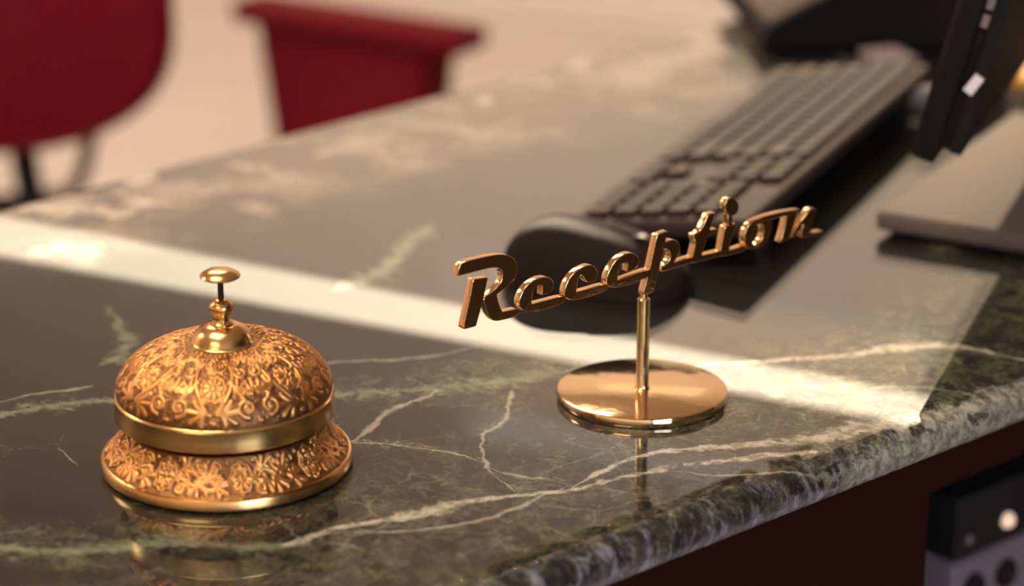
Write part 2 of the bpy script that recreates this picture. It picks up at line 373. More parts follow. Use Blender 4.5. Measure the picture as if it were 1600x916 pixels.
def tube(name, pts, r, m, parent=None, seg=10, res=6):
    """round bar through points, smoothed"""
    P = [Vector(p) for p in pts]
    if len(P) > 2:
        Q = []
        for i in range(len(P) - 1):
            p0 = P[max(i - 1, 0)]; p1 = P[i]; p2 = P[i + 1]; p3 = P[min(i + 2, len(P) - 1)]
            for k in range(res):
                u = k / res
                Q.append(0.5 * ((2 * p1) + (-p0 + p2) * u + (2 * p0 - 5 * p1 + 4 * p2 - p3) * u * u + (-p0 + 3 * p1 - 3 * p2 + p3) * u ** 3))
        Q.append(P[-1]); P = Q
    bm = bmesh.new(); rings = []; prev = None
    for i, p in enumerate(P):
        d = (P[min(i + 1, len(P) - 1)] - P[max(i - 1, 0)]).normalized()
        up = prev if prev is not None else (Vector((0, 0, 1)) if abs(d.z) < 0.9 else Vector((1, 0, 0)))
        a = d.cross(up).normalized(); b2 = a.cross(d).normalized(); prev = b2
        rings.append([bm.verts.new(p + r * (math.cos(2 * math.pi * k / seg) * a + math.sin(2 * math.pi * k / seg) * b2)) for k in range(seg)])
    for a, b2 in zip(rings, rings[1:]):
        for k in range(seg): bm.faces.new((a[k], a[(k + 1) % seg], b2[(k + 1) % seg], b2[k]))
    bm.faces.new(rings[0][::-1]); bm.faces.new(rings[-1])
    bmesh.ops.recalc_face_normals(bm, faces=bm.faces[:])
    return obj(name, bm, m, parent, smooth=True)

# ---------------------------------------------------------------- the room (its axes are turned 29 degrees)
TH = R(-29)
def room(e1, e2, z=0.0): return Vector((e1 * math.cos(TH) - e2 * math.sin(TH), e1 * math.sin(TH) + e2 * math.cos(TH), z))
def rbox(name, lo, hi, m, kind='structure', bev=0.0):
    bm = bmesh.new(); box(bm, lo, hi, bev)
    o = obj(name, bm, m); o.rotation_euler = (0, 0, TH)
    if kind: o['kind'] = kind
    return o
E1a, E1b, E2a, E2b, CH = -5.2, 2.6, -2.6, 4.5, 2.9
rbox('floor', (E1a - .1, E2a - .1, -0.1), (E1b + .1, E2b + .1, 0), M_FLOOR)
rbox('ceiling', (E1a - .1, E2a - .1, CH), (E1b + .1, E2b + .1, CH + .1), M_CEIL)
# the far wall has a high window; a sheer blind below and a solid blind above leave a slit for the sun
def to_wall(x, y, inset=0.0):
    """where the sun ray that lands on the counter at x, y passes the far wall"""
    ca, sa = math.cos(TH), math.sin(TH); e2 = -x * sa + y * ca
    k = (E2b + inset - e2) / (-SDIR.x * sa + SDIR.y * ca); q = Vector((x, y, CZ)) + SDIR * k
    return q.x * ca + q.y * sa, q.z
slitT = [to_wall(-1.0, 1.8908), to_wall(.60, .9877)]; slitB = [to_wall(-1.0, 1.7880), to_wall(.60, .9664)]
fx0, fx1 = to_wall(-.42, 1.5)[0], to_wall(.45, 1.3)[0]; fz0 = to_wall(.1, 2.05)[1]
def zat(l, x): return l[0][1] + (l[1][1] - l[0][1]) * (x - l[0][0]) / (l[1][0] - l[0][0])
fz1 = max(zat(slitB, fx0), zat(slitB, fx1)) + .12
bm = bmesh.new()
for lo, hi in (((E1a - .1, E2b, 0), (fx0, E2b + .03, CH)), ((fx1, E2b, 0), (E1b + .1, E2b + .03, CH)), ((fx0, E2b, 0), (fx1, E2b + .03, fz0)), ((fx0, E2b, fz1), (fx1, E2b + .03, CH))): box(bm, lo, hi)
o = obj('wall_far', bm, M_WALL); o.rotation_euler = (0, 0, TH); o['kind'] = 'structure'
win2 = empty('window_2', (0, 0, 0), TH, kind='structure')
bm = bmesh.new()
for lo, hi in (((fx0 - .05, E2b - .012, fz0 - .05), (fx1 + .05, E2b, fz0)), ((fx0 - .05, E2b - .012, fz1), (fx1 + .05, E2b, fz1 + .05)), ((fx0 - .05, E2b - .012, fz0), (fx0, E2b, fz1)), ((fx1, E2b - .012, fz0), (fx1 + .05, E2b, fz1))): box(bm, lo, hi)
obj('frame', bm, M_BASE, win2)
bm = bmesh.new(); prism(bm, [(fx0, fz0), (fx1, fz0), (fx1, zat(slitT, fx1)), (fx0, zat(slitT, fx0))], .001, 'y', E2b + .005); obj('sheer_blind', bm, M_SHEER, win2)
bm = bmesh.new(); prism(bm, [(fx0, zat(slitB, fx0)), (fx1, zat(slitB, fx1)), (fx1, fz1), (fx0, fz1)], .002, 'y', E2b + .005); obj('solid_blind', bm, M_BASE, win2)
rbox('wall_left', (E1a - .1, E2a, 0), (E1a, E2b, CH), M_WALL)
rbox('wall_near', (E1a - .1, E2a - .1, 0), (E1b + .1, E2a, CH), M_WALL)
# the right wall is pierced by a window
wy0, wy1, wz0, wz1 = -2.3, -0.3, 0.9, 2.1
bm = bmesh.new()
box(bm, (E1b, E2a, 0), (E1b + .1, wy0, CH)); box(bm, (E1b, wy1, 0), (E1b + .1, E2b, CH))
box(bm, (E1b, wy0, 0), (E1b + .1, wy1, wz0)); box(bm, (E1b, wy0, wz1), (E1b + .1, wy1, CH))
wr = obj('wall_right', bm, M_PANELWOOD); wr.rotation_euler = (0, 0, TH); wr['kind'] = 'structure'
win = empty('window_1', room(E1b, 0, 0), TH, kind='structure')
def wpart(name, lo, hi, m):
    bm = bmesh.new(); box(bm, lo, hi); return obj(name, bm, m, win)
wpart('frame', (-.02, wy0 - .05, wz0 - .05), (.06, wy1 + .05, wz0), M_BASE)
wpart('frame', (-.02, wy0 - .05, wz1), (.06, wy1 + .05, wz1 + .05), M_BASE)
for y in (wy0 - .05, (wy0 + wy1) / 2 - .025, wy1): wpart('frame', (-.02, y, wz0), (.06, y + .05, wz1), M_BASE)
wpart('pane', (.07, wy0, wz0), (.08, wy1, wz1), M_SKY)
rbox('baseboard_far', (E1a, E2b - .015, 0), (E1b, E2b, .075), M_BASE, bev=.003)
rbox('baseboard_left', (E1a, E2a, 0), (E1a + .015, E2b - .015, .075), M_BASE)
# ceiling light panels; the two far ones are added fill
def panel(e1, e2, w, d, m, label):
    t = empty('ceiling_light', room(e1, e2, CH), TH, label, 'ceiling light', 'ceiling lights')
    bm = bmesh.new()
    for lo, hi in (((-w / 2 - .03, -d / 2 - .03, -.04), (w / 2 + .03, -d / 2, 0)), ((-w / 2 - .03, d / 2, -.04), (w / 2 + .03, d / 2 + .03, 0)),
                   ((-w / 2 - .03, -d / 2, -.04), (-w / 2, d / 2, 0)), ((w / 2, -d / 2, -.04), (w / 2 + .03, d / 2, 0))): box(bm, lo, hi)
    obj('frame', bm, M_BASE, t)
    BX('diffuser', (-w / 2, -d / 2, -.025), (w / 2, d / 2, -.001), m, t)
panel(-1.05, 0.50, 1.1, 0.9, M_PANELGLOW, 'warm ceiling light straight above the call bell')
panel(-0.6, -1.6, 1.2, 0.7, M_PANELGLOW, 'warm ceiling light nearest the rear wall')
panel(-4.2, 0.6, 1.2, 0.9, M_FILLFAR, 'added warm fill light on the ceiling by the left wall')
panel(-2.5, 3.0, 1.2, 0.9, M_FILLFAR, 'added warm fill light on the ceiling nearest the high window')


# ---------------------------------------------------------------- the reception counter
F0 = Vector((0.0539, 1.0550)); AF = R(41.2)
fu = Vector((math.cos(AF), math.sin(AF))); fv = Vector((-math.sin(AF), math.cos(AF)))
B0 = Vector((-0.0481, 1.7749)); bd = (Vector((0.0938, 1.9166)) - Vector((-0.3044, 1.5210))).normalized()
TK = 0.022; RB = TK / 2
def back_v(u):
    """depth of the back edge at u along the front edge"""
    p = F0 + fu * u; den = fv.x * (-bd.y) - fv.y * (-bd.x); q = B0 - p
    return (q.x * (-bd.y) - q.y * (-bd.x)) / den
def counter_mesh():
    us = [-1.1, 1.35]; bm = bmesh.new(); rows = []
    for u in us:
        bv = back_v(u); row = []
        for k in range(17):                              # front bullnose, bottom to top
            a = -math.pi / 2 + math.pi * k / 16
            row.append((RB - RB * math.cos(a), CZ - RB + RB * math.sin(a)))
        for k in range(9):                               # back edge
            a = math.pi / 2 - math.pi * k / 8
            row.append((bv - RB + RB * math.cos(a), CZ - RB + RB * math.sin(a)))
        rows.append([bm.verts.new((*(F0 + fu * u + fv * v), z)) for v, z in row])
    n = len(rows[0])
    for i in range(n):
        f = bm.faces.new((rows[0][i], rows[1][i], rows[1][(i + 1) % n], rows[0][(i + 1) % n]))
        f.smooth = i < 16 or 17 <= i < 25
    bm.faces.new(rows[0][::-1]); bm.faces.new(rows[1])
    bmesh.ops.recalc_face_normals(bm, faces=bm.faces[:])
    me = bpy.data.meshes.new('marble_worktop'); bm.to_mesh(me); bm.free(); me.materials.append(M_MARBLE)
    o = bpy.data.objects.new('marble_worktop', me); COL.objects.link(o)
    return o
tag(counter_mesh(), 'polished dark green marble worktop with white veins and rounded edge', 'worktop')

# desk body under the worktop (local x along the front edge, y inward)
desk = empty('reception_desk', (F0.x, F0.y, 0), AF, 'dark mahogany desk body with open black niche under the marble worktop', 'desk')
ZT = CZ - TK - 0.0005
N0, N1, NZ0, NZ1 = 0.238, 0.86, 0.352, 0.700
BX('front_panel', (-0.95, .035, 0.08), (N0, .055, ZT), M_MAHOG, desk)
BX('front_panel', (N0, .035, NZ1), (N1, .055, ZT), M_MAHOG, desk)
BX('front_panel', (N0, .035, 0.08), (N1, .055, NZ0), M_MAHOG, desk)
BX('front_panel', (N1, .035, 0.08), (1.3, .055, ZT), M_MAHOG, desk)
BX('plinth', (-0.93, .06, 0), (1.28, .08, 0.08), M_NICHE, desk)
BX('shelf', (N0 - .01, .055, NZ0 - .018), (N1 + .01, .40, NZ0), M_NICHE, desk)
BX('niche_top', (N0 - .01, .055, NZ1), (N1 + .01, .40, NZ1 + .012), M_NICHE, desk)
BX('niche_back', (N0 - .01, .40, NZ0 - .018), (N1 + .01, .412, NZ1 + .012), M_NICHE, desk)
BX('niche_side', (N0 - .015, .055, NZ0), (N0, .40, NZ1), M_NICHE, desk)
BX('niche_side', (N1, .055, NZ0), (N1 + .015, .40, NZ1), M_NICHE, desk)
BX('end_panel', (-0.95, .055, 0.0), (-0.93, .44, ZT), M_MAHOG, desk)
BX('end_panel', (1.28, .055, 0.0), (1.30, .44, ZT), M_MAHOG, desk)

cab = empty('added_cabinet', (0.95, 0.75, 0), R(3), 'added unseen dark timber cabinet for the sign letters to reflect', 'cabinet')  # unseen, added so the letter faces reflect something dark
BX('body', (0, -1.1, .06), (.40, .70, .86), M_DARKWOOD, cab, .003); BX('plinth', (.03, -1.07, 0), (.37, .67, .06), M_NICHE, cab)
BX('top', (-.01, -1.11, .86), (.41, .71, .885), M_DARKWOOD, cab, .003)
for y_ in (-1.08, -.54, 0):
    d_ = BX('door', (-.018, y_ + .004, .08), (0, y_ + .536, .85), M_DARKWOOD, cab, .002); BX('handle', (-.030, y_ + .48, .60), (-.018, y_ + .492, .72), M_CHROME, d_)

# ---------------------------------------------------------------- the call bell
def raster_tile(L, S, res, draw):
    W, H = int(L / res), int(S / res)
    img = np.zeros((H, W))
    def stamp(x, y, w, a=1.0):
        r = int(3 * w / res) + 1; ci, cj = int(y / res), int(x / res)
        ii = np.arange(max(0, ci - r), min(H, ci + r + 1)); jj = np.arange(cj - r, cj + r + 1)
        if len(ii) == 0: return
        d2 = ((ii[:, None] * res - y) ** 2 + (jj[None, :] * res - x) ** 2) / (w * w)
        h = a * np.exp(-d2 ** 1.5)
        J = jj % W
        img[ii[:, None], J[None, :]] = np.maximum(img[ii[:, None], J[None, :]], h)
    def stroke(pts, w0, w1=None, a=1.0):
        w1 = w0 if w1 is None else w1
        pts = np.array(pts, float); seg = np.hypot(*np.diff(pts, axis=0).T); T = np.concatenate([[0], np.cumsum(seg)]); n = max(2, int(T[-1] / (res * 2)))
        for u in np.linspace(0, T[-1], n):
            x = np.interp(u, T, pts[:, 0]); y = np.interp(u, T, pts[:, 1]); q = u / T[-1]
            stamp(x, y, w0 + (w1 - w0) * q, a)
    def spiral(cx, cy, r, a0, turns, w, sgn=1):
        n = 40; q = np.linspace(0, 1, n); rr = r * (1 - 0.85 * q); an = a0 + sgn * 2 * np.pi * turns * q
        stroke(np.c_[cx + rr * np.cos(an), cy + rr * np.sin(an)], w, w * 0.7); stamp(cx, cy, w * 1.5)
    def leaf(x, y, ang, ln, wd):
        for k in range(5):
            b = ang + (k - 2) * 0.42; l2 = ln * (1 - 0.13 * abs(k - 2))
            q = np.linspace(0, 1, 12); bend = (k - 2) * 0.25
            stroke(np.c_[x + l2 * q * np.cos(b + bend * q), y + l2 * q * np.sin(b + bend * q)], wd * 0.7, wd)
    def flower(x, y, rx, ry, petals=8):
        for k in range(petals):
            a = 2 * np.pi * k / petals
            stroke([(x + 0.35 * rx * np.cos(a), y + 0.35 * ry * np.sin(a)), (x + 0.72 * rx * np.cos(a), y + 0.72 * ry * np.sin(a))], 0.12 * rx, 0.24 * rx)
        q = np.linspace(0, 2 * np.pi, 50); wob = 1 + 0.07 * np.cos(petals * q)
        stroke(np.c_[x + rx * wob * np.cos(q), y + ry * wob * np.sin(q)], 0.085 * rx)
        stamp(x, y, 0.24 * rx)
    draw(stroke, spiral, leaf, flower, stamp)
    return img
def relief_lathe(name, prof, m, parent, tile, L, S, reps, nphi, ns, amp, phase, taper=True):
    """dense turned surface pushed out by the chased pattern"""
    pr = np.array(prof); seg = np.hypot(*np.diff(pr, axis=0).T); T = np.concatenate([[0], np.cumsum(seg)])
    u = np.linspace(0, 1, ns); r = np.interp(u * T[-1], T, pr[:, 0]); z = np.interp(u * T[-1], T, pr[:, 1])
    dr = np.gradient(r); dz = np.gradient(z); ln = np.hypot(dr, dz); nr, nz = dz / ln, -dr / ln
    phi = np.linspace(0, 2 * np.pi, nphi, endpoint=False)
    H, W = tile.shape
    fx = ((phi + phase) / (2 * np.pi) * reps % 1.0) * W; fy = u * (H - 1)
    j0 = np.floor(fx).astype(int); fxr = fx - j0; i0 = np.minimum(np.floor(fy).astype(int), H - 2); fyr = (fy - i0)[:, None]
    def g(i, j): return tile[i[:, None], (j % W)[None, :]]
    h = (g(i0, j0) * (1 - fxr) + g(i0, j0 + 1) * fxr) * (1 - fyr) + (g(i0 + 1, j0) * (1 - fxr) + g(i0 + 1, j0 + 1) * fxr) * fyr
    if taper: h = h * np.clip(np.minimum(u, 1 - u) / 0.03, 0, 1)[:, None]
    rr = r[:, None] + amp * h * nr[:, None]; zz = z[:, None] + amp * h * nz[:, None]
    co = np.stack([rr * np.cos(phi)[None, :], rr * np.sin(phi)[None, :], zz], -1).reshape(-1, 3)
    I, J = np.meshgrid(np.arange(ns - 1), np.arange(nphi), indexing='ij'); J2 = (J + 1) % nphi
    q = np.stack([I * nphi + J, I * nphi + J2, (I + 1) * nphi + J2, (I + 1) * nphi + J], -1).reshape(-1, 4)
    me = bpy.data.meshes.new(name)
    me.vertices.add(len(co)); me.vertices.foreach_set('co', co.astype(np.float32).ravel())
    me.loops.add(q.size); me.loops.foreach_set('vertex_index', q.astype(np.int32).ravel())
    me.polygons.add(len(q)); me.polygons.foreach_set('loop_start', np.arange(0, q.size, 4, dtype=np.int32))
    me.update(calc_edges=True)
    me.polygons.foreach_set('use_smooth', np.ones(len(q), bool))
    at = me.attributes.new('relief', 'FLOAT', 'POINT'); at.data.foreach_set('value', np.clip(h, 0, 1).astype(np.float32).ravel())
    me.materials.append(m)
    o = bpy.data.objects.new(name, me); COL.objects.link(o); o.parent = parent
    return o
def dome_draw(stroke, spiral, leaf, flower, stamp):
    L, S = 40.4, 47.0; c = 20.2
    flower(c, 19, 6.0, 6.6, 9)
    for sg in (-1, 1):
        q = np.linspace(0, 1, 40)
        # acanthus scrolls rising round the flower
        stroke(np.c_[c + sg * (2 + 8.6 * np.sin(np.pi * 0.62 * q)), 7.0 + 26 * q], 1.25, 0.8)
        spiral(c + sg * 4.6, 33.2, 4.2, -np.pi / 2 * sg, 1.5, 0.95, sg)
        spiral(c + sg * 15.6, 27.5, 4.6, np.pi / 2, 1.5, 1.0, sg)
        spiral(c + sg * 15.2, 9.0, 4.2, -np.pi / 2, 1.5, 1.0, -sg)
        leaf(c + sg * 10.5, 17, np.pi / 2 - sg * 1.0, 7.5, 1.15)
        leaf(c + sg * 3.0, 7.0, (0.1 if sg > 0 else np.pi - 0.1), 8.5, 1.2)
        leaf(c + sg * 18.5, 15.5, np.pi / 2 + sg * .3, 6.5, 1.05)
        leaf(c + sg * 9.5, 31, np.pi / 2 - sg * 0.5, 6.5, 1.0)
        leaf(c + sg * 17.5, 34, np.pi / 2 + sg * 0.2, 6.0, 1.0)
        for (dx, dy) in ((9.5, 2.8), (19.8, 3.2), (20.0, 22.5), (12.5, 36.5), (2.5, 40), (8, 41.5), (14, 41.5), (19.5, 42), (5.2, 2.6), (13.5, 15)):
            stamp(c + sg * dx, dy, 1.05)
    stamp(c, 38, 1.3); stamp(c, 3.0, 1.3); leaf(c, 27, np.pi / 2, 6.0, 1.0)
    rng = np.random.RandomState(3)
    for _ in range(520): stamp(rng.uniform(0, L), rng.uniform(1, S - 1), 0.5, 0.4)
def base_draw(stroke, spiral, leaf, flower, stamp):
    L, S = 37.0, 17.0
    flower(8.5, 8.4, 5.2, 6.6, 8)
    for k in range(8):
        a = k * np.pi / 4 + .4; stamp(8.5 + 3.1 * np.cos(a), 8.4 + 4.0 * np.sin(a), 0.8, 0.9)
    q = np.linspace(0, 1, 50)
    stroke(np.c_[14 + 23 * q, 8.2 + 4.4 * np.sin(q * 2 * np.pi)], 1.15, 0.9)
    leaf(17.5, 11.0, 0.5, 7.5, 1.25); leaf(24, 7.0, -0.6, 7.0, 1.2); leaf(28.5, 7.5, 1.0, 7.0, 1.2); leaf(20.5, 7.5, -1.9, 6.0, 1.1)
    leaf(33, 5.0, 0.3, 6.0, 1.1); leaf(15.5, 6.5, 2.0, 6.0, 1.0)
    spiral(33.2, 12.4, 2.9, 0, 1.3, 0.9); spiral(16.8, 3.6, 2.4, 1, 1.3, 0.85, -1); spiral(26, 13.2, 2.2, 2, 1.2, 0.8)
    for x, y in ((2.0, 2.6), (2.2, 14.4), (15.2, 14.8), (29.3, 14.8), (29.5, 2.2), (22, 1.9), (36, 1.8)): stamp(x, y, 0.95)
bell = empty('call_bell', (-0.1310, 1.1375, CZ), 0, 'ornate bronze call bell with chased flowers and a push knob on top', 'bell')
BR = 0.0577
lathe('base_rim', [(BR - .004, 0), (BR - .0008, .0005), (BR, .0015), (BR, .0052), (BR - .0006, .0062), (BR - .002, .0066)], M_BRONZEP, bell, 128)
bprof = []
for k in range(21):
    q = k / 20; bprof.append((BR - .0016 - .0098 * (1 - (1 - q) ** 1.9), .0064 + .0160 * q ** 1.05))
relief_lathe('base_skirt', bprof, M_BRONZE, bell, raster_tile(37, 17, .15, base_draw), 37, 17, 9, 1100, 76, .0008, R(6))
lathe('base_top', [(bprof[-1][0], bprof[-1][1]), (bprof[-1][0] - .001, bprof[-1][1] + .0009), (.0440, bprof[-1][1] + .0012), (.030, .0236), (0, .0236)], M_BRONZEP, bell, 128, closed=False)
lathe('gong_rim', [(.0484, .0256), (.0498, .0256), (.0503, .0262), (.0502, .0300), (.0498, .0345), (.0499, .0352), (.0494, .0360), (.0486, .0364)], M_BRONZEP, bell, 128, closed=False)
dprof = []
for k in range(41):
    a = math.pi / 2 * k / 40
    ex = 2 / 2.55
    r_ = .0490 * math.cos(a) ** ex if k < 40 else 0; z_ = .0362 + .0243 * math.sin(a) ** (2 / 2.1)
    if r_ > .0125: dprof.append((r_, z_))
dprof.append((.0122, .0601))
relief_lathe('gong', dprof, M_BRONZE, bell, raster_tile(40.4, 47, .15, dome_draw), 40.4, 47, 7, 1150, 190, .00062, R(116))
lathe('cap', [(.0152, .0590), (.0150, .0602), (.0143, .0606), (.0138, .0618), (.0125, .0642), (.0104, .0664), (.0078, .0678), (.0055, .0683), (0, .0684)], M_BRONZEP, bell, 64, closed=False)
lathe('finial', [(.0052, .0680), (.0052, .0690), (.0047, .0694), (.0036, .0702), (.0033, .0718), (.0037, .0730), (.0048, .0740), (.0055, .0753), (.0056, .0767), (.0050, .0782), (.0038, .0791), (.0031, .0798), (.0024, .0801), (0, .0801)], M_BRONZEP, bell, 48, closed=False)
lathe('pin', [(.0014, .0795), (.0013, .0912)], M_PIN, bell, 20)
lathe('knob', [(0.0012, .0893), (.0040, .0893), (.0078, .0903), (.0091, .0910), (.0092, .0914), (.0086, .0922), (.0066, .0935), (.0040, .0942), (0, .0945)], M_BRONZEP, bell, 64)

# ---------------------------------------------------------------- the brass sign
LET = [
 ('R', [[[-116.95, 89.4], [-115.7, 93.77], [-114.29, 95.21], [-106.85, 95.3], [-97.64, 95.01], [-91.44, 94.35], [-86.46, 92.79], [-82.89, 90.23], [-81.01, 86.75], [-81.13, 83.21], [-82.7, 80.51], [-85.21, 78.53], [-88.98, 76.84], [-93.35, 75.3], [-92.43, 71.0], [-90.12, 66.1], [-85.22, 65.71], [-81.75, 65.67], [-78.89, 64.22], [-79.84, 62.64], [-82.69, 61.77], [-89.0, 61.83], [-94.01, 62.25], [-96.81, 63.59], [-99.29, 68.01], [-101.74, 74.19], [-100.8, 75.91], [-96.46, 77.04], [-92.72, 79.23], [-90.53, 81.78], [-90.09, 84.73], [-91.15, 87.1], [-93.32, 88.25], [-97.66, 88.97], [-103.82, 89.09], [-109.95, 89.12]], [[-107.52, 85.9], [-98.6, 84.88], [-100.8, 77.02], [-103.31, 69.47], [-105.82, 62.68], [-112.9, 62.85], [-113.5, 63.76], [-111.3, 71.87], [-109.1, 79.45]]]),
 ('e', [[[-80.51, 67.23], [-80.2, 69.73], [-78.3, 73.15], [-75.14, 75.76], [-70.7, 77.31], [-66.23, 77.58], [-62.38, 76.71], [-59.79, 74.83], [-58.74, 72.26], [-59.44, 69.83], [-61.36, 68.46], [-66.5, 68.51], [-66.19, 70.61], [-66.08, 73.42], [-68.45, 73.97], [-70.49, 73.41], [-71.82, 70.88], [-72.57, 65.63], [-62.95, 65.45], [-53.57, 65.25], [-51.29, 64.3], [-51.92, 62.09], [-56.46, 61.07], [-64.22, 61.07], [-72.55, 61.64], [-76.38, 62.91], [-79.24, 65.13]]]),
 ('c', [[[-52.73, 65.15], [-52.3, 68.44], [-50.7, 71.72], [-47.48, 74.63], [-42.27, 76.68], [-37.03, 77.17], [-33.71, 75.8], [-31.69, 72.89], [-31.51, 69.96], [-33.27, 68.0], [-36.57, 67.81], [-38.89, 68.92], [-40.1, 70.87], [-40.91, 72.51], [-42.56, 73.41], [-43.73, 72.48], [-44.16, 69.7], [-45.02, 65.2], [-35.55, 65.11], [-27.58, 65.23], [-24.57, 64.17], [-25.2, 61.94], [-30.18, 60.98], [-38.13, 60.87], [-46.03, 61.24], [-49.97, 62.53]]]),
 ('e', [[[-26.33, 65.27], [-25.92, 68.6], [-23.78, 72.32], [-19.83, 75.65], [-15.17, 77.4], [-10.79, 77.33], [-7.38, 75.89], [-5.15, 73.18], [-5.1, 70.78], [-6.89, 68.79], [-9.25, 68.0], [-13.17, 68.09], [-12.8, 70.12], [-12.44, 72.42], [-15.08, 73.01], [-17.22, 72.43], [-18.38, 69.53], [-18.84, 65.14], [-10.55, 65.75], [-0.71, 66.34], [3.06, 66.02], [3.15, 62.27], [-5.03, 61.57], [-10.46, 61.1], [-17.22, 61.33], [-21.93, 61.93], [-24.97, 63.48]]]),
 ('p', [[[6.09, 82.47], [13.49, 83.0], [12.03, 78.43], [9.83, 70.38], [6.98, 60.33], [4.73, 53.87], [-1.58, 53.45], [-2.29, 54.85], [0.09, 61.36], [2.95, 70.85]], [[9.65, 77.35], [16.53, 78.14], [20.04, 76.58], [22.02, 73.04], [21.75, 70.15], [19.93, 68.14], [17.91, 65.91], [28.02, 66.46], [31.54, 66.11], [30.94, 63.0], [20.43, 62.93], [12.79, 62.76], [10.02, 62.85], [8.6, 64.51], [9.26, 65.7], [12.71, 66.0], [14.86, 68.2], [15.35, 70.76], [14.25, 73.04], [12.14, 74.14], [9.72, 74.41]]]),
 ('t', [[[39.63, 85.35], [40.31, 85.91], [44.99, 85.78], [43.82, 82.59], [41.52, 77.43], [46.51, 77.06], [45.51, 75.11], [40.2, 74.64], [38.56, 70.79], [36.48, 65.41], [47.29, 65.19], [50.16, 64.99], [50.27, 62.14], [41.7, 62.19], [31.07, 62.45], [29.15, 63.25], [29.9, 66.22], [31.5, 71.25], [31.76, 73.88], [30.3, 75.81], [30.6, 77.36], [34.79, 78.07], [37.83, 82.25]]]),
 ('i', [[[51.72, 76.86], [52.93, 77.15], [59.62, 76.97], [58.75, 75.09], [56.43, 70.15], [55.22, 63.99], [63.88, 64.27], [66.79, 64.35], [66.9, 61.59], [58.94, 61.15], [50.29, 61.53], [48.67, 62.71], [49.87, 68.86]], [[53.22, 82.76], [56.69, 82.03], [57.05, 76.27], [53.67, 76.45]], [[60.87, 85.21], [60.69, 83.74], [60.05, 82.52], [59.0, 81.66], [57.65, 81.26], [56.14, 81.34], [54.61, 81.9], [53.22, 82.88], [52.09, 84.19], [51.35, 85.7], [51.05, 87.26], [51.23, 88.72], [51.88, 89.93], [52.92, 90.79], [54.26, 91.2], [55.76, 91.12], [57.29, 90.57], [58.68, 89.6], [59.82, 88.29], [60.57, 86.78]]]),
 ('o', [[[65.58, 64.83], [65.15, 68.21], [66.41, 72.85], [70.45, 75.26], [76.63, 75.86], [82.55, 74.89], [84.34, 71.21], [83.82, 66.37], [81.04, 62.56], [76.57, 60.67], [71.44, 60.69], [67.36, 62.25]], [[73.47, 72.98], [78.09, 72.65], [78.89, 67.98], [77.17, 63.68], [73.56, 62.26], [71.12, 64.72], [71.22, 69.08]], [[69.72, 75.42], [78.8, 76.5], [87.63, 76.56], [95.82, 75.94], [103.71, 75.12], [103.08, 72.76], [95.94, 73.43], [87.76, 73.78], [78.91, 74.01], [73.09, 73.33]]]),
 ('n', [[[94.76, 74.78], [103.37, 74.36], [102.06, 70.76], [100.04, 66.2], [97.67, 61.16], [92.13, 60.03], [90.47, 60.39], [91.96, 63.51], [93.92, 69.17]], [[97.67, 61.16], [99.45, 63.0], [102.29, 66.28], [106.62, 69.8], [110.97, 73.05], [113.95, 73.81], [116.07, 72.53], [115.7, 69.55], [113.68, 64.96], [112.37, 61.05], [116.22, 60.05], [120.8, 60.08], [121.98, 59.38], [120.31, 57.83], [113.26, 58.62], [106.4, 59.44], [105.42, 61.04], [106.47, 65.38], [107.14, 66.91], [103.92, 63.7], [101.44, 60.9]]])]
PA = R(40)
sign = empty('reception_sign', (0.0635, 1.2186, CZ), PA, 'polished brass script sign reading Reception on a round foot', 'sign')
lathe('foot', [(.0405, 0), (.0414, .0004), (.0416, .0012), (.0416, .0036), (.0413, .0043), (.0405, .0046), (0, .0046)], M_GOLD, sign, 128)
for v in bpy.data.objects['foot'].data.vertices:                     # the top is not quite level
    if v.co.z > .0030: v.co.z -= 0.008 * (v.co.x * math.sin(PA) + v.co.y * math.cos(PA))
lathe('post', [(.0040, .0044), (.0034, .0052), (.0031, .0060), (.0031, .0508), (.0020, .0516), (.0019, .0545)], M_GOLD, sign, 40)
def smooth_poly(pts):
    """round a traced outline but keep its corners crisp"""
    P = [Vector(p) for p in pts]
    for it in range(2):
        Q = []; n = len(P)
        for i in range(n):
            a, b, c = P[i - 1], P[i], P[(i + 1) % n]
            d1 = (b - a).normalized(); d2 = (c - b).normalized(); ang = d1.angle(d2)
            if ang > R(50):
                l = min(0.25, 0.3 * (b - a).length, 0.3 * (c - b).length)
                Q += [b - d1 * l, b + d2 * l] if it == 0 else [b]
            else:
                Q += [b * 0.75 + a * 0.25, b * 0.75 + c * 0.25]
        P = Q
    return P
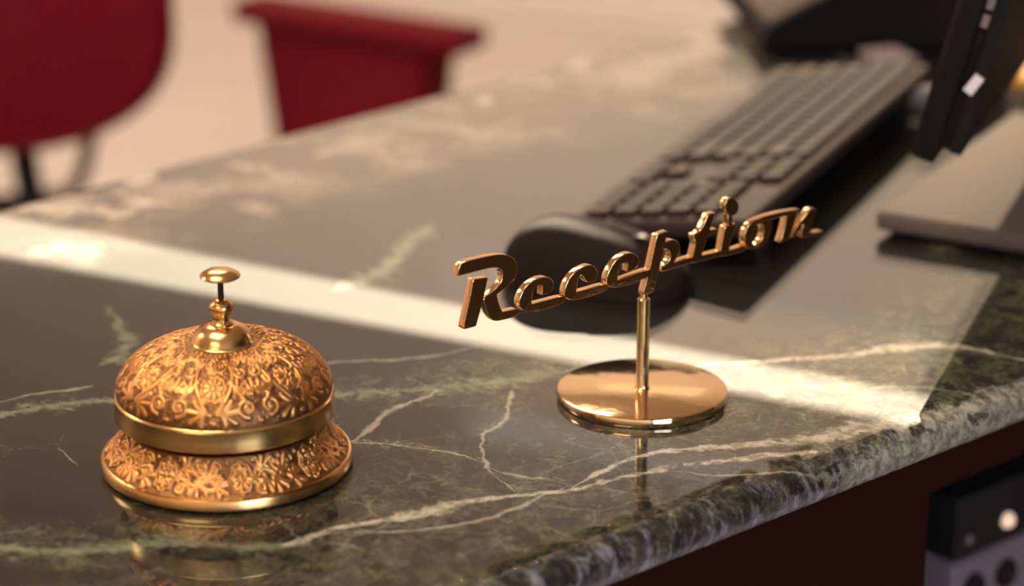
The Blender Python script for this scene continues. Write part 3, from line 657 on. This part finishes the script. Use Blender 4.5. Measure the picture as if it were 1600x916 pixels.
def letter(ch, polys):
    cu = bpy.data.curves.new('letter', 'CURVE'); cu.dimensions = '2D'; cu.fill_mode = 'BOTH'
    T = 0.0040; BV = 0.00035
    me = None; bmall = bmesh.new()
    groups = [polys] if ch == 'o' else [[p] for p in polys]
    if ch == 'o': groups = [[polys[0], polys[1]], [polys[2]]]
    for gi, g in enumerate(groups):
        cu = bpy.data.curves.new('letter', 'CURVE'); cu.dimensions = '2D'; cu.fill_mode = 'BOTH'
        dT = 0.00006 * gi                                    # one stroke a hair proud of the other
        cu.extrude = T / 2 - BV + dT; cu.bevel_depth = BV; cu.bevel_resolution = 2; cu.offset = -BV * 1.1
        for p in g:
            pts = smooth_poly(p); sp = cu.splines.new('POLY'); sp.points.add(len(pts) - 1); sp.use_cyclic_u = True
            for k, q in enumerate(pts): sp.points[k].co = (q.x / 1000, q.y / 1000, 0, 1)
        ob = bpy.data.objects.new('tmp', cu); COL.objects.link(ob)
        dg = bpy.context.evaluated_depsgraph_get(); m2 = bpy.data.meshes.new_from_object(ob.evaluated_get(dg))
        bpy.data.objects.remove(ob); bpy.data.curves.remove(cu)
        bmall.from_mesh(m2); bpy.data.meshes.remove(m2)
    # curve plane (x, y) -> upright plane (x, z); its front faces local -y
    for v in bmall.verts: x, y, z = v.co; v.co = (x, -z, y)
    for f in bmall.faces: f.smooth = False
    bmesh.ops.recalc_face_normals(bmall, faces=bmall.faces[:])
    return obj('letter', bmall, M_LETTER, sign, smooth=True)
for ch, polys in LET: letter(ch, polys)

# ---------------------------------------------------------------- keyboard (local x to the rear edge, y away from the camera)
kb = empty('keyboard', (0.0300, 1.4440, CZ), R(66 - 90), 'black low keyboard lying behind the brass sign, near end beside the mouse', 'keyboard')
KW, KL = 0.112, 0.365
TILT = Matrix.Translation((0, 0, 0.0035)) @ Matrix.Rotation(R(-8.5), 4, 'Y')
bm = bmesh.new(); box(bm, (0, 0, 0), (KW, KL, .011), .004, 3, TILT); kc = obj('case', bm, M_KCASE, kb, smooth=True)
for y in (.03, KL - .05):
    BX('foot', (KW - .02, y, 0.0), (KW - .008, y + .025, .0185), M_BLACK, kb)
PX = 0.0163; keymeshes = {}
def key(x, y, w, d):
    kk = (round(w, 4), round(d, 4))
    if kk not in keymeshes:
        bm = bmesh.new(); box(bm, (0, 0, 0), (w, d, .0042), 0.0)
        top = [v for v in bm.verts if v.co.z > .003]
        for v in top:
            v.co.x += .0011 if v.co.x < w / 2 else -.0011; v.co.y += .0011 if v.co.y < d / 2 else -.0011
        o = obj('key', bm, M_KEY, kb); keymeshes[kk] = o.data
    else:
        o = bpy.data.objects.new('key', keymeshes[kk]); COL.objects.link(o); o.parent = kb
    o.matrix_local = TILT @ Matrix.Translation((x, y, .0106))
g = .0020
rows_x = [0.010 + i * PX for i in range(6)]
def span(r, y, n, rowspan=1): key(rows_x[r], y, PX * rowspan - g, PX * n - g)
y0 = 0.010
for r in range(6):                                                   # number pad, nearest the camera
    if r == 5: continue
    for c in range(4):
        span(r, y0 + c * .0150, .0150 / PX)
y1 = y0 + 4 * .0150 + .006
for c in range(3):                                                   # arrow and navigation cluster
    span(0, y1 + c * .0150, .0150 / PX); span(3, y1 + c * .0150, .0150 / PX); span(4, y1 + c * .0150, .0150 / PX)
    span(5, y1 + c * .0150, .0150 / PX)
span(1, y1 + .0150, .0150 / PX)
y2 = y1 + 3 * .0150 + .006; LEN = KL - .008 - y2; U = LEN / 15
def mrow(r, widths):
    y = y2
    for w in widths: span(r, y, U * w / PX); y += U * w
mrow(0, [1.25, 1.25, 1.25, 1.25, 6.25, 1.25, 1.25, 1.25]); mrow(1, [2.75] + [1] * 10 + [2.25]); mrow(2, [2.25] + [1] * 11 + [1.75])
mrow(3, [1.5] + [1] * 12 + [1.5]); mrow(4, [2] + [1] * 13); mrow(5, [1.0] * 15)
BX('badge', (.004, .003, .0112), (.009, .010, .0116), M_LABEL, kb).matrix_local = TILT

# ---------------------------------------------------------------- mouse
def mouse_h(a, b):
    """height over the plan of the mouse: a 0..1 back to front, b -1..1 across"""
    e = max(0.0, 1 - abs(2 * a - 1) ** 3.0); h = 0.036 * (e ** 0.55) * (1.12 - 0.42 * a)
    return h * max(0.0, 1 - abs(b) ** 3.2) ** 0.5
def mouse_w(a): return 0.031 * max(0.0, 1 - abs(2 * a - 1) ** 3.4) ** 0.5 * (1.0 - 0.10 * math.sin(math.pi * a))
ms = empty('computer_mouse', (0.0460, 1.3860, CZ), R(-24), 'black computer mouse lying between the keyboard end and the brass sign', 'mouse')
def mshell(name, a0, a1, b0, b1, m, lift=0.0, bottom=False, na=22, nb=22):
    bm = bmesh.new(); g_ = []
    for i in range(na + 1):
        a = a0 + (a1 - a0) * i / na; a_ = min(max(a, .001), .999); w = mouse_w(a_); row = []
        for j in range(nb + 1):
            b = b0 + (b1 - b0) * j / nb
            row.append(bm.verts.new(((a - .5) * .108, b * w * (1 + lift * 12), .0015 + max(mouse_h(a_, b * .999), 0) * .94 + lift)))
        g_.append(row)
    for i in range(na):
        for j in range(nb): bm.faces.new((g_[i][j], g_[i + 1][j], g_[i + 1][j + 1], g_[i][j + 1]))
    ring = [g_[i][0] for i in range(na + 1)] + [g_[na][j] for j in range(1, nb + 1)] + [g_[i][nb] for i in range(na - 1, -1, -1)] + [g_[0][j] for j in range(nb - 1, 0, -1)]
    low = [bm.verts.new((v.co.x, v.co.y, .0005 if bottom else max(.0008, v.co.z - .0025))) for v in ring]
    n = len(ring)
    for i in range(n): bm.faces.new((ring[i], low[i], low[(i + 1) % n], ring[(i + 1) % n]))
    if bottom: bm.faces.new(low)
    bmesh.ops.recalc_face_normals(bm, faces=bm.faces[:])
    return obj(name, bm, m, ms, smooth=True)
mshell('body', 0.0, 1.0, -1, 1, M_MOUSE, bottom=True)
mshell('button', 0.56, 0.985, 0.07, 0.97, M_MOUSE, .0007); mshell('button', 0.56, 0.985, -0.97, -0.07, M_MOUSE, .0007)
bm = bmesh.new(); bmesh.ops.create_cone(bm, cap_ends=True, segments=24, radius1=.008, radius2=.008, depth=.005, matrix=Matrix.Translation((.026, 0, .0225)) @ Matrix.Rotation(R(90), 4, 'X'))
obj('scroll_wheel', bm, M_BLACKG, ms, smooth=True)

# ---------------------------------------------------------------- monitor (local x from screen to back, y away from the camera)
MD = R(70)
mon = empty('computer_monitor', (0.2112, 1.3680, CZ), MD - R(90), 'black computer monitor on a wide grey foot, seen from its side', 'monitor')
TM = Matrix.Translation((0, 0, .0774)) @ Matrix.Rotation(R(14), 4, 'Y')
ML, MH = .50, .33
def mbox(name, lo, hi, m, bev=0.0, parent=mon):
    bm = bmesh.new(); box(bm, lo, hi, bev, 2, TM); return obj(name, bm, m, parent, smooth=bev > 0)
mbox('panel', (0.0016, 0, 0.0), (.0131, ML, MH), M_BLACK, .0012)
mbox('chin', (-.0006, .0005, 0.0008), (.0020, ML - .0005, .098), M_BLACKG, .0005)
mbox('screen', (.0008, .012, .100), (.0020, ML - .012, MH - .012), M_SCREEN)
bm = bmesh.new()
prism(bm, [(.0190, .0088), (.0255, .0088), (.0255, MH - .006), (.0190, MH - .003)], ML - .002, 'y', .001)
prism(bm, [(.0130, .0085), (.0191, .0085), (.0191, MH - .004), (.0130, MH - .004)], ML - .010, 'y', .005)
bmesh.ops.transform(bm, matrix=TM, verts=bm.verts[:]); shell = obj('back_shell', bm, M_BLACK, mon)
bm = bmesh.new(); box(bm, (.025, .13, .105), (.060, ML - .13, .255), .006, 3, TM); obj('rear_bulge', bm, M_BLACK, shell, smooth=True)
for zc, m_ in ((.072, M_BLACKG), (.082, M_PADGREY), (.092, M_PADGREY)):
    bm = bmesh.new(); box(bm, (.0140, .0030, zc - .0035), (.0180, .0056, zc + .0035), 0, 2, TM); obj('port', bm, m_, shell)
bm = bmesh.new(); box(bm, (-.0027, -.0004, -.0055), (.0027, .0009, .0055), 0)
bmesh.ops.transform(bm, matrix=TM @ Matrix.Translation((.0205, .0002, .0485)) @ Matrix.Rotation(R(20), 4, 'Y'), verts=bm.verts[:])
tag(obj('label', bm, M_LABEL, shell), 'small white label on the black side of the monitor')
PLM = Matrix.Rotation(R(61) - MD, 4, 'Z')
pd = Matrix.Rotation(-(MD - R(90)), 4, 'Z') @ Matrix.Translation((0.2080 - 0.2112, 1.4640 - 1.3680, 0)) @ Matrix.Rotation(R(61 - 90), 4, 'Z')
bm = bmesh.new(); box(bm, (0, 0, .004), (.24, .26, .0155), .003, 3, pd); foot = obj('foot_plate', bm, M_PLATE, mon, smooth=True)
bm = bmesh.new(); box(bm, (.01, .01, 0), (.23, .25, .0045), 0, 2, pd); obj('foot_pad', bm, M_BLACK, foot)
bm = bmesh.new(); box(bm, (.128, .125, .0150), (.142, .147, .0159), 0, 2, pd); obj('label', bm, M_LABEL, foot)  # white patch standing in for a bright reflection on the plate
bm = bmesh.new(); box(bm, (.110, .110, .0150), (.135, .180, .24), .006, 3, pd); obj('neck', bm, M_BLACK, mon, smooth=True)

# ---------------------------------------------------------------- desk telephone beyond the keyboard
ph = empty('desk_telephone', (0.1790, 1.8560, CZ), R(6), 'black wedge shaped desk telephone with tilted grey face beyond the keyboard', 'telephone')
PW = .20
bm = bmesh.new(); prism(bm, [(.0, .004), (.17, .004), (.205, .10), (.190, .118), (0, .022)], PW, 'y', 0)
bmesh.ops.bevel(bm, geom=bm.edges[:], offset=.003, segments=2, affect='EDGES'); obj('body', bm, M_BLACK, ph, smooth=True)
TF = Matrix.Translation((0, 0, .0225)) @ Matrix.Rotation(-math.atan2(.096, .19), 4, 'Y')
bm = bmesh.new(); box(bm, (.004, .004, -.001), (.205, PW - .004, .0035), .0012, 2, TF); face = obj('face_plate', bm, M_PLATE, ph, smooth=True)
bm = bmesh.new(); box(bm, (.125, .03, .003), (.19, .135, .0050), .0008, 2, TF); obj('display', bm, M_SCREEN, face, smooth=True)
first = None
for i in range(4):
    for j in range(3):
        bm = bmesh.new(); box(bm, (.03 + i * .022, .045 + j * .028, .003), (.045 + i * .022, .063 + j * .028, .0055), .001, 1, TF); obj('key', bm, M_KEY, face)
bm = bmesh.new(); box(bm, (.01, .150, .006), (.20, .194, .024), .008, 3, TF)
hs = obj('handset', bm, M_BLACK, ph, smooth=True)
bm = bmesh.new(); box(bm, (.012, .152, .003), (.050, .190, .008), .002, 2, TF); obj('earpiece', bm, M_BLACK, hs, smooth=True)
bm = bmesh.new(); box(bm, (.160, .152, .003), (.198, .190, .008), .002, 2, TF); obj('mouthpiece', bm, M_BLACK, hs, smooth=True)
BX('foot', (.01, .01, 0), (.03, PW - .01, .005), M_NICHE, ph); BX('foot', (.14, .01, 0), (.16, PW - .01, .005), M_NICHE, ph)
tube('cord', [(.200, .10, .055), (.215, .085, .060), (.232, .06, .045), (.245, .03, .018), (.262, .0, .0042), (.275, -.03, .0042), (.290, -.05, .0042)], .0035, M_BLACK, ph)

pad = empty('note_pad', (0.2560, 1.8060, CZ), R(20), 'small greyish pink note pad beside the far end of the keyboard', 'note pad')
BX('pages', (0, 0, 0), (.028, .034, .012), M_PADGREY, pad, .001); BX('cover', (-.0005, -.0005, .012), (.0285, .0345, .0132), simple('pad_cover', (.36, .28, .28), .6), pad)
o = BX('eraser', (-.006, -.011, 0), (.006, .011, .012), M_PAPER, None, .003); o.location = (0.2790, 1.7420, CZ); o.rotation_euler = (0, 0, R(70))
tag(o, 'small white eraser lying between the keyboard and the monitor', 'eraser')
fo = empty('yellow_folder', (0.3060, 1.8000, CZ), R(-14), 'flat yellow folder lying on the marble behind the monitor', 'folder')
BX('cover', (0, 0, .0028), (.16, .11, .0040), M_YELLOW, fo, .0004); BX('papers', (.004, .004, .0012), (.156, .106, .0028), M_PAPER, fo); BX('cover', (0, 0, 0), (.16, .11, .0012), M_YELLOW, fo, .0004)

# ---------------------------------------------------------------- things in the niche under the worktop
ps = empty('power_box', (0, 0, 0), 0, 'pale grey box with round black sockets on the black shelf under the worktop', 'power box')
ps.location = (*(F0 + fu * 0.368 + fv * 0.12), NZ0 + .0005); ps.rotation_euler = (0, 0, AF)
BX('body', (0, 0, 0), (.28, .13, .235), M_GREYBOX, ps, .004, 3)
for i_ in range(5):
    for j_ in range(4):
        bm = bmesh.new(); bmesh.ops.create_cone(bm, cap_ends=True, segments=28, radius1=.0095, radius2=.0088, depth=.003, matrix=Matrix.Translation((.018 + i_ * .029, -.001, .216 - j_ * .029)) @ Matrix.Rotation(R(90), 4, 'X'))
        obj('socket', bm, M_NICHE, ps, smooth=True)
am = empty('network_box', (0, 0, 0), 0, 'black electronic box with a glowing lamp standing on the pale grey box', 'network box')
am.location = (*(F0 + fu * 0.369 + fv * 0.121), NZ0 + .2360); am.rotation_euler = (0, 0, AF)
BX('body', (0, 0, 0), (.27, .12, .040), M_NICHE, am, .003, 2)
for x_, z_, m_, r_ in ((.012, .012, M_GREYBOX, .0030), (.046, .014, M_LED, .0048), (.080, .014, M_GREYBOX, .003)):
    bm = bmesh.new(); bmesh.ops.create_uvsphere(bm, u_segments=20, v_segments=12, radius=r_, matrix=Matrix.Translation((x_, 0, z_)))
    obj('pilot_lamp', bm, m_, am, smooth=True)


# ---------------------------------------------------------------- red chairs beyond the counter
tc_ = empty('task_chair', (-0.522, 2.52, 0), R(4), 'red office chair with round-cornered backrest on a black spine', 'chair')
def backrest():
    bm = bmesh.new(); hw, zb, zw, zt = .205, .520, .655, 1.02; outl = []
    for k in range(33):
        a = -math.pi / 2 + math.pi / 2 * k / 32; outl.append((hw * math.cos(a) ** (2 / 2.3) if k else 0.0, zw + (zw - zb) * -abs(math.sin(a)) ** (2 / 2.3)))
    for k in range(1, 25):
        a = math.pi / 2 * k / 24; outl.append((hw * .93 * math.cos(a) ** .7 + hw * .07 * (1 - k / 24) if k < 24 else 0.0, zw + .12 + (zt - zw - .12) * math.sin(a) ** .8))
    full = outl + [(-x, z) for x, z in outl[::-1][1:-1]]
    cz = (zb + zt) / 2; layers = []
    for sc, d in ((.80, -.030), (.93, -.026), (.985, -.014), (1, 0), (.985, .014), (.93, .026), (.80, .030)):
        layers.append([bm.verts.new((x * sc, d + 1.1 * (x * sc) ** 2 * -1.0, cz + (z - cz) * (1 - (1 - sc) * .6))) for x, z in full])
    n = len(full)
    for a, b in zip(layers, layers[1:]):
        for i in range(n): bm.faces.new((a[i], a[(i + 1) % n], b[(i + 1) % n], b[i]))
    bm.faces.new(layers[0][::-1]); bm.faces.new(layers[-1]); bmesh.ops.recalc_face_normals(bm, faces=bm.faces[:])
    return obj('backrest', bm, M_RED, tc_, smooth=True, loc=(0, -.10, 0))
backrest()
tube('spine', [(.055, -.105, .62), (.055, -.095, .52), (.058, -.06, .455), (.06, .0, .425)], .013, M_BLACK, tc_)
tube('frame_bar', [(-.34, -.06, .425), (-.12, .0, .425), (.075, .05, .425)], .012, M_BLACK, tc_)
bm = bmesh.new(); box(bm, (-.25, .01, .500), (.03, .40, .548), .018, 3); obj('seat', bm, M_RED, tc_, smooth=True)
tube('arm_loop', [(.06, .02, .43), (.095, -.01, .46), (.115, -.04, .53), (.12, -.06, .62), (.11, -.02, .67)], .008, M_CASTER, tc_)
lathe('gas_lift', [(.028, .09), (.028, .26), (.018, .265), (.018, .500)], M_BLACK, tc_, 24, loc=(-.07, .19, 0))
for k in range(5):
    a = 2 * math.pi * k / 5 + .3
    leg = tube('leg', [(-.07, .19, .10), (-.07 + .15 * math.cos(a), .19 + .15 * math.sin(a), .09), (-.07 + .29 * math.cos(a), .19 + .29 * math.sin(a), .065)], .016, M_BLACK, tc_)
    bm = bmesh.new(); bmesh.ops.create_cone(bm, cap_ends=True, segments=20, radius1=.025, radius2=.025, depth=.022, matrix=Matrix.Translation((-.07 + .29 * math.cos(a), .19 + .29 * math.sin(a), .025)) @ Matrix.Rotation(a, 4, 'Z') @ Matrix.Rotation(R(90), 4, 'X'))
    obj('caster', bm, M_BLACKG, leg, smooth=True)

lc = empty('low_chair', (-0.281, 2.690, 0), R(-32), 'low red upholstered chair, its back tapered under an overhanging top rail', 'chair')
bm = bmesh.new(); prism(bm, [(.062, .26), (.205, .26), (.236, .585), (.014, .585)], .05, 'y', .004)
bmesh.ops.bevel(bm, geom=bm.edges[:], offset=.008, segments=2, affect='EDGES'); lb = obj('backrest', bm, M_RED, lc, smooth=True)
BX('top_rail', (-.006, -.010, .580), (.276, .050, .604), M_RED, lb, .010, 3)
BX('seat', (.066, .052, .31), (.20, .30, .40), M_RED, lc, .02, 3)
for x in (.07, .175):
    for y in (.012, .27): BX('leg', (x, y, 0), (x + .022, y + .022, .315 if y > .1 else .265), M_BLACK, lc, .003)
